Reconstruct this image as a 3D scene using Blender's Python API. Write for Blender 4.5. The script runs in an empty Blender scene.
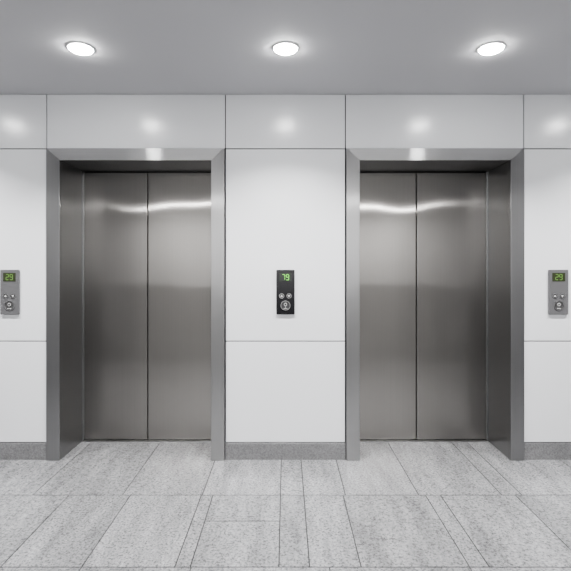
import bpy, bmesh, math, random
from mathutils import Vector, Matrix
random.seed(4)
D=bpy.data; S=bpy.context.scene
CEIL=2.6; REC=0.355
try: S.view_settings.look='AgX - Medium High Contrast'
except Exception as ex: print(ex)

# ---------------- materials ----------------
def mat(name):
    m=D.materials.new(name); m.use_nodes=True
    nt=m.node_tree; b=nt.nodes['Principled BSDF']
    return m,nt,b
def N(nt,t,**k):
    n=nt.nodes.new(t)
    for a,v in k.items(): setattr(n,a,v)
    return n
def simple(name,col,rough=.5,metal=0,emit=None,es=0):
    m,nt,b=mat(name)
    b.inputs['Base Color'].default_value=(*col,1)
    b.inputs['Roughness'].default_value=rough
    b.inputs['Metallic'].default_value=metal
    if emit:
        b.inputs['Emission Color'].default_value=(*emit,1)
        b.inputs['Emission Strength'].default_value=es
    return m
def ramp(nt,src,stops):
    r=N(nt,'ShaderNodeValToRGB')
    e=r.color_ramp.elements
    while len(e)<len(stops): e.new(.5)
    for i,(p,c) in enumerate(stops):
        e[i].position=p; e[i].color=(*c,1)
    nt.links.new(src,r.inputs[0]); return r.outputs[0]
def brushed(name,col,rough,aniso,brush,wave=0.0,polish=0.0,prough=.12):
    """brushed stainless steel; brush = direction of the grain; polish = share of a tighter lobe"""
    m,nt,b=mat(name); L=nt.links.new
    b.inputs['Metallic'].default_value=1
    tg=N(nt,'ShaderNodeCombineXYZ')
    for i in range(3): tg.inputs[i].default_value=brush[i]
    L(tg.outputs[0],b.inputs['Tangent'])
    b.inputs['Anisotropic'].default_value=aniso
    tc=N(nt,'ShaderNodeTexCoord')
    mp=N(nt,'ShaderNodeMapping')
    mp.inputs['Scale'].default_value=[1.2 if abs(c)>.5 else 260 for c in brush]
    L(tc.outputs['Object'],mp.inputs[0])
    n=N(nt,'ShaderNodeTexNoise'); n.inputs['Scale'].default_value=1; n.inputs['Detail'].default_value=3
    L(mp.outputs[0],n.inputs['Vector'])
    mr=N(nt,'ShaderNodeMapRange'); mr.inputs[3].default_value=rough*.9; mr.inputs[4].default_value=rough*1.1
    L(n.outputs[0],mr.inputs[0]); L(mr.outputs[0],b.inputs['Roughness'])
    c=ramp(nt,n.outputs[0],[(.3,[x*.97 for x in col]),(.7,[x*1.03 for x in col])])
    L(c,b.inputs['Base Color'])
    g=None
    if polish:
        g=N(nt,'ShaderNodeBsdfAnisotropic'); g.inputs['Roughness'].default_value=prough
        g.inputs['Anisotropy'].default_value=aniso
        L(c,g.inputs['Color']); L(tg.outputs[0],g.inputs['Tangent'])
        mx=N(nt,'ShaderNodeMixShader'); mx.inputs[0].default_value=polish
        out=nt.nodes['Material Output']
        L(b.outputs[0],mx.inputs[1]); L(g.outputs[0],mx.inputs[2]); L(mx.outputs[0],out.inputs['Surface'])
    if wave:
        n2=N(nt,'ShaderNodeTexNoise'); n2.inputs['Scale'].default_value=2.4; n2.inputs['Detail'].default_value=0
        L(tc.outputs['Object'],n2.inputs['Vector'])
        bp=N(nt,'ShaderNodeBump'); bp.inputs['Strength'].default_value=1; bp.inputs['Distance'].default_value=wave
        L(n2.outputs[0],bp.inputs['Height']); L(bp.outputs[0],b.inputs['Normal'])
        if g: L(bp.outputs[0],g.inputs['Normal'])
    return m
def stone(name,lo,hi,speck,rough,streak,sc=75):
    m,nt,b=mat(name); L=nt.links.new
    tc=N(nt,'ShaderNodeTexCoord')
    at=N(nt,'ShaderNodeAttribute'); at.attribute_name='tile'
    off=N(nt,'ShaderNodeVectorMath',operation='SCALE'); L(at.outputs['Color'],off.inputs[0]); off.inputs['Scale'].default_value=13.0
    add=N(nt,'ShaderNodeVectorMath',operation='ADD'); L(tc.outputs['Object'],add.inputs[0]); L(off.outputs[0],add.inputs[1])
    mp=N(nt,'ShaderNodeMapping'); mp.inputs['Scale'].default_value=streak; mp.inputs['Rotation'].default_value=(0,0,.12)
    L(add.outputs[0],mp.inputs[0])
    n1=N(nt,'ShaderNodeTexNoise'); n1.inputs['Scale'].default_value=1; n1.inputs['Detail'].default_value=6; n1.inputs['Roughness'].default_value=.7
    L(mp.outputs[0],n1.inputs['Vector'])
    base=ramp(nt,n1.outputs[0],[(.32,lo),(.66,hi)])
    n2=N(nt,'ShaderNodeTexNoise'); n2.inputs['Scale'].default_value=sc; n2.inputs['Detail'].default_value=4; n2.inputs['Roughness'].default_value=.75
    L(add.outputs[0],n2.inputs['Vector'])
    sp=ramp(nt,n2.outputs[0],[(.40,[speck]*3),(.47,(.88,)*3),(.56,(1.0,)*3),(.64,(1.2,)*3)])
    mx=N(nt,'ShaderNodeMix',data_type='RGBA',blend_type='MULTIPLY'); mx.inputs[0].default_value=1
    L(base,mx.inputs[6]); L(sp,mx.inputs[7])
    sx=N(nt,'ShaderNodeSeparateColor'); L(at.outputs['Color'],sx.inputs[0])
    mr=N(nt,'ShaderNodeMapRange'); mr.inputs[3].default_value=.92; mr.inputs[4].default_value=1.08
    L(sx.outputs[0],mr.inputs[0])
    m2=N(nt,'ShaderNodeMix',data_type='RGBA',blend_type='MULTIPLY'); m2.inputs[0].default_value=1
    L(mx.outputs[2],m2.inputs[6]); L(mr.outputs[0],m2.inputs[7])
    L(m2.outputs[2],b.inputs['Base Color'])
    r2=N(nt,'ShaderNodeMapRange'); r2.inputs[3].default_value=rough*.7; r2.inputs[4].default_value=rough*1.3
    L(n2.outputs[0],r2.inputs[0]); L(r2.outputs[0],b.inputs['Roughness'])
    return m
def paint(name,col,rough,bump=.0003):
    m,nt,b=mat(name); L=nt.links.new
    b.inputs['Base Color'].default_value=(*col,1); b.inputs['Roughness'].default_value=rough
    tc=N(nt,'ShaderNodeTexCoord'); n=N(nt,'ShaderNodeTexNoise'); n.inputs['Scale'].default_value=60; n.inputs['Detail'].default_value=3
    L(tc.outputs['Object'],n.inputs['Vector'])
    bp=N(nt,'ShaderNodeBump'); bp.inputs['Strength'].default_value=.3; bp.inputs['Distance'].default_value=bump
    L(n.outputs[0],bp.inputs['Height']); L(bp.outputs[0],b.inputs['Normal'])
    return m

M_panel=paint('white_lacquered_panel',(.70,.71,.73),.22,.0001)
M_gap=simple('dark_panel_joint',(.04,.04,.045),.8)  # near-black wall core, visible through the panel joints
M_ceil=paint('ceiling_paint',(.60,.60,.62),.75)
M_side=paint('side_wall_paint',(.3,.3,.31),.5)
M_back=paint('opposite_wall_paint',(.72,.72,.72),.6)
M_dark_band=simple('added_dark_band',(.05,.047,.045),.35)  # added unseen dark band, darkens the lower part of the door reflections
M_floor=stone('granite_tile',(.165,.166,.171),(.28,.281,.288),.42,.16,(10,1.8,1),80)
M_floor2=stone('added_dark_tile',(.05,.05,.05),(.08,.08,.08),.5,.25,(12,1.6,1),75)  # unseen dark floor behind the view, added to dim the door reflections
M_grout=simple('grout',(.03,.03,.03),.9)
M_base=stone('granite_skirting',(.18,.18,.185),(.23,.23,.235),.65,.4,(3,3,3),110)
M_door=brushed('brushed_steel_door',(.255,.247,.238),.38,.7,(0,0,1),wave=.0045,polish=.5,prough=.12)
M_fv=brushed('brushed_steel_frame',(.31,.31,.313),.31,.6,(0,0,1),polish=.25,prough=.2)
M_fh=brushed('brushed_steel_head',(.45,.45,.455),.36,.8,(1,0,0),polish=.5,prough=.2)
M_dark=simple('dark_gap',(.01,.01,.01),.7)
M_alu=simple('aluminium_sill',(.3,.3,.3),.35,1)

# ---------------- mesh helpers ----------------
def new_obj(name,bm,mats,parent=None,bevel=0,seg=2,smooth=False):
    bmesh.ops.recalc_face_normals(bm,faces=bm.faces)
    me=D.meshes.new(name); bm.to_mesh(me); bm.free()
    for m in mats: me.materials.append(m)
    o=D.objects.new(name,me); S.collection.objects.link(o)
    if parent: o.parent=parent
    if smooth:
        for p in me.polygons: p.use_smooth=True
    if bevel:
        b=o.modifiers.new('bevel','BEVEL'); b.width=bevel; b.segments=seg; b.limit_method='ANGLE'
    return o
def box(bm,x0,x1,y0,y1,z0,z1,mi=0):
    v=[bm.verts.new(p) for p in [(x0,y0,z0),(x1,y0,z0),(x1,y1,z0),(x0,y1,z0),(x0,y0,z1),(x1,y0,z1),(x1,y1,z1),(x0,y1,z1)]]
    fs=[]
    for f in [(0,3,2,1),(4,5,6,7),(0,1,5,4),(1,2,6,5),(2,3,7,6),(3,0,4,7)]:
        a=bm.faces.new([v[i] for i in f]); a.material_index=mi; fs.append(a)
    return fs
def prism(bm,poly,y0,y1,mi=0):
    a=[bm.verts.new((x,y0,z)) for x,z in poly]; b=[bm.verts.new((x,y1,z)) for x,z in poly]
    n=len(poly)
    fs=[bm.faces.new(a),bm.faces.new(b[::-1])]
    for i in range(n): fs.append(bm.faces.new([a[i],b[i],b[(i+1)%n],a[(i+1)%n]]))
    for f in fs: f.material_index=mi
def empty(name,loc=(0,0,0)):
    e=D.objects.new(name,None); e.location=loc; e.empty_display_size=.1; S.collection.objects.link(e); return e

XW=3.4; YB=-5.9
EL=[(-1.60,-.527,-1.09),(.526,1.595,1.035)]
FO=.095; ZI=2.126; ZO=2.212

# ---------------- far wall with two door openings ----------------
bm=bmesh.new()
xs=[-XW, EL[0][0]-.03, EL[0][1]+.03, EL[1][0]-.03, EL[1][1]+.03, XW]
for a,b in ((xs[0],xs[1]),(xs[2],xs[3]),(xs[4],xs[5])): box(bm,a,b,0,.5,0,CEIL,1)
for a,b in ((xs[1],xs[2]),(xs[3],xs[4])): box(bm,a,b,0,.5,ZI+.03,CEIL,1)
g=.0035
def panel(x0,x1,z0,z1): box(bm,x0+g,x1-g,-.014,0.0,z0+g,z1-g,0)
C1,C2,C3,C4=-1.6985,-.4275,.4265,1.6945
cols=[-XW,C1,C2,C3,C4,XW]
for i in range(5): panel(cols[i],cols[i+1],ZO,CEIL+g-.002)
for a,b in ((-XW,C1),(C2,C3),(C4,XW)):
    panel(a,b,.843,ZO); panel(a,b,.123,.843)
new_obj('wall_back',bm,[M_panel,M_gap],bevel=.0015)
for nm,a,b in (('left',-XW,C1+.001),('middle',C2-.001,C3+.001),('right',C4-.001,XW)):
    bm=bmesh.new(); 
    prof=[(-.014,0),(-.014,.118),(-.011,.121),(0,.121),(0,0)]
    va=[bm.verts.new((a,y,z)) for y,z in prof]; vb=[bm.verts.new((b,y,z)) for y,z in prof]
    bm.faces.new(va); bm.faces.new(vb[::-1])
    for i in range(5): bm.faces.new([va[i],vb[i],vb[(i+1)%5],va[(i+1)%5]])
    new_obj('baseboard_'+nm,bm,[M_base])

bm=bmesh.new(); box(bm,-XW-.1,-XW,YB-.1,.5,0,CEIL); new_obj('wall_left',bm,[M_side])
bm=bmesh.new(); box(bm,XW,XW+.1,YB-.1,.5,0,CEIL); new_obj('wall_right',bm,[M_side])
bm=bmesh.new(); box(bm,-XW,XW,YB-.1,YB,0,CEIL); box(bm,-XW,XW,YB,YB+.02,0,.95,1); new_obj('wall_front',bm,[M_back,M_dark_band])  # lower band is added out of view so the doors reflect something dark
bm=bmesh.new(); box(bm,-XW-.1,XW+.1,YB-.1,.5,CEIL,CEIL+.1); new_obj('ceiling',bm,[M_ceil])

# ---------------- floor: real tiles with joints ----------------
bm=bmesh.new()
lay=bm.loops.layers.color.new('tile')
box(bm,-XW-.1,XW+.1,YB-.1,.5,-.1,-.003,1)
rows=[(.5,-.525,[-3.4,-2.72,-2.05,-1.52,-.98,-.5,-.03,.11,.36,.80,1.30,1.42,1.95,2.6,3.4]),
      (-.525,-1.193,[-3.4,-2.5,-1.85,-1.30,-.93,-.505,-.435,-.03,.11,.345,.84,.93,1.38,1.95,2.6,3.4])]
y=-1.193; k=0
while y>YB:
    y2=max(YB,y-.667)
    rows.append((y,y2,[-3.4,-2.6,-1.9,-1.2,-.5,.11,.345,.9,1.5,2.1,2.7,3.4] if k%2 else [-3.4,-2.3,-1.6,-.93,-.43,.2,.84,1.4,2.0,2.6,3.4]))
    y=y2; k+=1
gg=.0026
def tile(x0,x1,y0,y1):
    fs=box(bm,x0+gg,x1-gg,y1+gg,y0-gg,-.0029,0.0,2 if y0<-2.4 else 0)  # rear tiles out of view made dark to darken what the doors reflect
    c=(random.random(),random.random(),random.random(),1)
    for f in fs:
        for l in f.loops: l[lay]=c
for y0,y1,xx in rows:
    for a,b in zip(xx,xx[1:]):
        if abs(a+.435)<.001 and abs(b+.03)<.001:
            tile(a,b,y0,-.81); tile(a,b,-.81,y1)
        else: tile(a,b,y0,y1)
new_obj('floor',bm,[M_floor,M_grout,M_floor2])

# ---------------- elevators ----------------
for x0,x1,seam in EL:
    e=empty('elevator',((x0+x1)/2,0,0)); ox=e.location.x
    a,b,s=x0-ox,x1-ox,seam-ox
    yf=-.03
    bm=bmesh.new()
    prism(bm,[(a-FO,0),(a,0),(a,ZI),(a-FO,ZO)],yf,0.0)
    prism(bm,[(b+FO,0),(b,0),(b,ZI),(b+FO,ZO)],yf,0.0)
    box(bm,a-.03,a,0.0,REC,0,ZI); box(bm,b,b+.03,0.0,REC,0,ZI)
    box(bm,a,a+.012,REC-.02,REC+.0,0,ZI); box(bm,b-.012,b,REC-.02,REC,0,ZI)
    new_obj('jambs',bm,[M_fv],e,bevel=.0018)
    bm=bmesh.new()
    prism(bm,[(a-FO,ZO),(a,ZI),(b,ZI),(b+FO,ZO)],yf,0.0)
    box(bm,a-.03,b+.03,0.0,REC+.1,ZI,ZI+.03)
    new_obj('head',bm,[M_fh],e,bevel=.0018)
    for nm,p,q in (('door_leaf_a',a+.0,s-.003),('door_leaf_b',s+.003,b-.0)):
        bm=bmesh.new(); box(bm,p,q,REC,REC+.035,.008,ZI-.008)
        new_obj(nm,bm,[M_door],e,bevel=.003)
    bm=bmesh.new(); box(bm,a,b,REC+.04,REC+.1,0,ZI); new_obj('shaft_backing',bm,[M_dark],e)
    bm=bmesh.new()
    box(bm,a+.0,b-.0,REC-.035,REC+.04,0,.004)
    box(bm,a+.0,b-.0,REC-.022,REC-.016,.004,.006)
    new_obj('sill',bm,[M_alu],e)

# ---------------- call panels ----------------
M_blk=simple('black_glass',(.012,.012,.014),.18)
M_gry=simple('panel_steel_satin',(.15,.15,.155),.4,.3)
M_scr=simple('display_glass',(.02,.025,.02),.15)
M_scr2=simple('display_glass_lit',(.04,.048,.025),.2)
M_dig=simple('green_digits',(.1,.4,.05),.4,0,(.3,.9,.12),.75)
M_dig2=simple('green_digits_dim',(.1,.2,.05),.4,0,(.35,.7,.15),.15)
M_ring=simple('button_ring',(.45,.45,.45),.3,1)
M_glyph=simple('white_glyph',(.6,.6,.6),.5)
M_btn=simple('button_face',(.03,.03,.032),.3)
M_btn2=simple('button_face_grey',(.12,.12,.12),.35,.6)
SEG={'2':'abged','9':'abcdfg','7':'abc'}
def ring(bm,cx,cz,r,t,y0,y1,mi,n=40):
    o=[]
    for yy in (y0,y1):
        for rr in (r,r-t):
            o.append([bm.verts.new((cx+rr*math.cos(2*math.pi*i/n),yy,cz+rr*math.sin(2*math.pi*i/n))) for i in range(n)])
    A,B,C,E=o
    for i in range(n):
        j=(i+1)%n
        for q in ([A[i],A[j],C[j],C[i]],[C[i],C[j],E[j],E[i]],[E[i],E[j],B[j],B[i]],[B[i],B[j],A[j],A[i]]):
            bm.faces.new(q).material_index=mi
def disc(bm,cx,cz,r,y0,y1,mi,n=40):
    prism(bm,[(cx+r*math.cos(2*math.pi*i/n),cz+r*math.sin(2*math.pi*i/n)) for i in range(n)],y0,y1,mi)
def call_panel(cx,cz,w,h,black):
    e=empty('elevator_call_panel',(cx,-.0145,cz))
    W,H=w/2,h/2; r=.006
    pts=[]
    for (sx,sz,a0) in ((1,1,0),(-1,1,90),(-1,-1,180),(1,-1,270)):
        for k in range(5):
            t=math.radians(a0+k*22.5); pts.append((sx*(W-r)+r*math.cos(t),sz*(H-r)+r*math.sin(t)))
    bm=bmesh.new(); prism(bm,pts,-.014,0)
    new_obj('faceplate',bm,[M_blk if black else M_gry],e,bevel=.0015)
    bm=bmesh.new(); box(bm,-W*.66,W*.66,-.0155,-.0138,H*.48,H*.86)
    new_obj('display',bm,[M_scr if black else M_scr2],e)
    bm=bmesh.new()
    dh,dw,t=.038,.018,.0045; zc=H*.67
    for ch,dx in (('7' if black else '2',-.014),('9',.014)):
        for sgm in SEG[ch]:
            if sgm in 'agd':
                z={'a':dh/2,'g':0,'d':-dh/2}[sgm]
                box(bm,dx-dw/2+.001,dx+dw/2-.001,-.0165,-.0154,zc+z-t/2,zc+z+t/2)
            else:
                x=dx+(dw/2 if sgm in 'bc' else -dw/2); z=dh/4 if sgm in 'bf' else -dh/4
                box(bm,x-t/2,x+t/2,-.0165,-.0154,zc+z-dh/4+.002,zc+z+dh/4-.002)
    new_obj('digits',bm,[M_dig if black else M_dig2],e)
    bm=bmesh.new()
    for bx,up in ((-.027,1),(.025,-1)):
        z=-H*.17; ring(bm,bx,z,.018,.003,-.017,-.013,0); disc(bm,bx,z,.0152,-.0155,-.013,1)
        prism(bm,[(bx-.009,z-.006*up),(bx+.009,z-.006*up),(bx,z+.009*up)],-.0162,-.0154,2)
    z=-H*.6
    ring(bm,0,z,.035,.004,-.018,-.013,0); disc(bm,0,z,.0312,-.016,-.013,1)
    ring(bm,0,z+.008,.011,.0035,-.0172,-.0158,2); box(bm,-.003,.003,-.0172,-.0158,z-.02,z)
    box(bm,-.014,.014,-.0172,-.0158,z-.023,z-.019,2)
    new_obj('buttons',bm,[M_ring,M_btn if black else M_btn2,M_glyph],e)
call_panel(0.0,1.193,.13,.316,True)
call_panel(-1.955,1.193,.132,.318,False)
call_panel(1.935,1.193,.137,.318,False)

# ---------------- recessed downlights ----------------
M_trim=simple('white_trim',(.8,.8,.8),.4)
M_lens=simple('lamp_lens',(.9,.9,.9),.4,0,(1,.995,.985),120)
M_tube=simple('tube_diffuser',(.9,.9,.9),.4,0,(1,.99,.97),20)
def lathe(bm,prof,mi,n=48,cap=False):
    rs=[[bm.verts.new((r*math.cos(2*math.pi*i/n),r*math.sin(2*math.pi*i/n),z)) for i in range(n)] for r,z in prof]
    for p,q in zip(rs,rs[1:]):
        for i in range(n): bm.faces.new([p[i],p[(i+1)%n],q[(i+1)%n],q[i]]).material_index=mi
    if cap: bm.faces.new(rs[-1]).material_index=mi
def area(name,par,loc,shape,sx,sy,W,spread=180):
    l=D.lights.new(name,'AREA'); l.shape=shape; l.size=sx
    if sy: l.size_y=sy
    l.energy=W; l.color=(1,.99,.98); l.spread=math.radians(spread)
    o=D.objects.new(name,l); S.collection.objects.link(o); o.parent=par; o.location=loc; return o
for lx in (-2.34,-1.15,0,1.155,2.34):
    e=empty('recessed_downlight',(lx,-.705,CEIL))
    bm=bmesh.new(); lathe(bm,[(.075,0),(.075,-.003),(.071,-.006),(.065,-.006),(.063,-.002)],0)
    new_obj('trim_ring',bm,[M_trim],e,smooth=True)
    bm=bmesh.new(); lathe(bm,[(.0635,-.002),(.061,-.012),(.046,-.020),(.012,-.023)],0,cap=True)
    new_obj('lens',bm,[M_lens],e,smooth=True)
    area('lamp',e,(0,0,-.026),'DISK',.12,None,25,112)
e=empty('linear_ceiling_light',(0,-5.05,CEIL))
bm=bmesh.new(); box(bm,-2.8,2.8,-.07,.07,-.03,0); new_obj('housing',bm,[M_trim],e,bevel=.003)
bm=bmesh.new(); box(bm,-2.78,2.78,-.055,.055,-.034,-.030); new_obj('diffuser',bm,[M_tube],e)
area('tube',e,(0,0,-.036),'RECTANGLE',5.5,.1,260)

w=D.worlds.new('World'); S.world=w; w.use_nodes=True
w.node_tree.nodes['Background'].inputs[0].default_value=(.5,.5,.52,1)
w.node_tree.nodes['Background'].inputs[1].default_value=.1

# ---------------- camera ----------------
c=D.cameras.new('camera'); co=D.objects.new('camera',c); S.collection.objects.link(co)
co.location=(0,-3.3,1.364); co.rotation_euler=(math.pi/2,0,0)
c.sensor_width=36; c.lens=36*462/571; c.shift_y=-17.5/571
c.clip_start=.05
S.camera=co
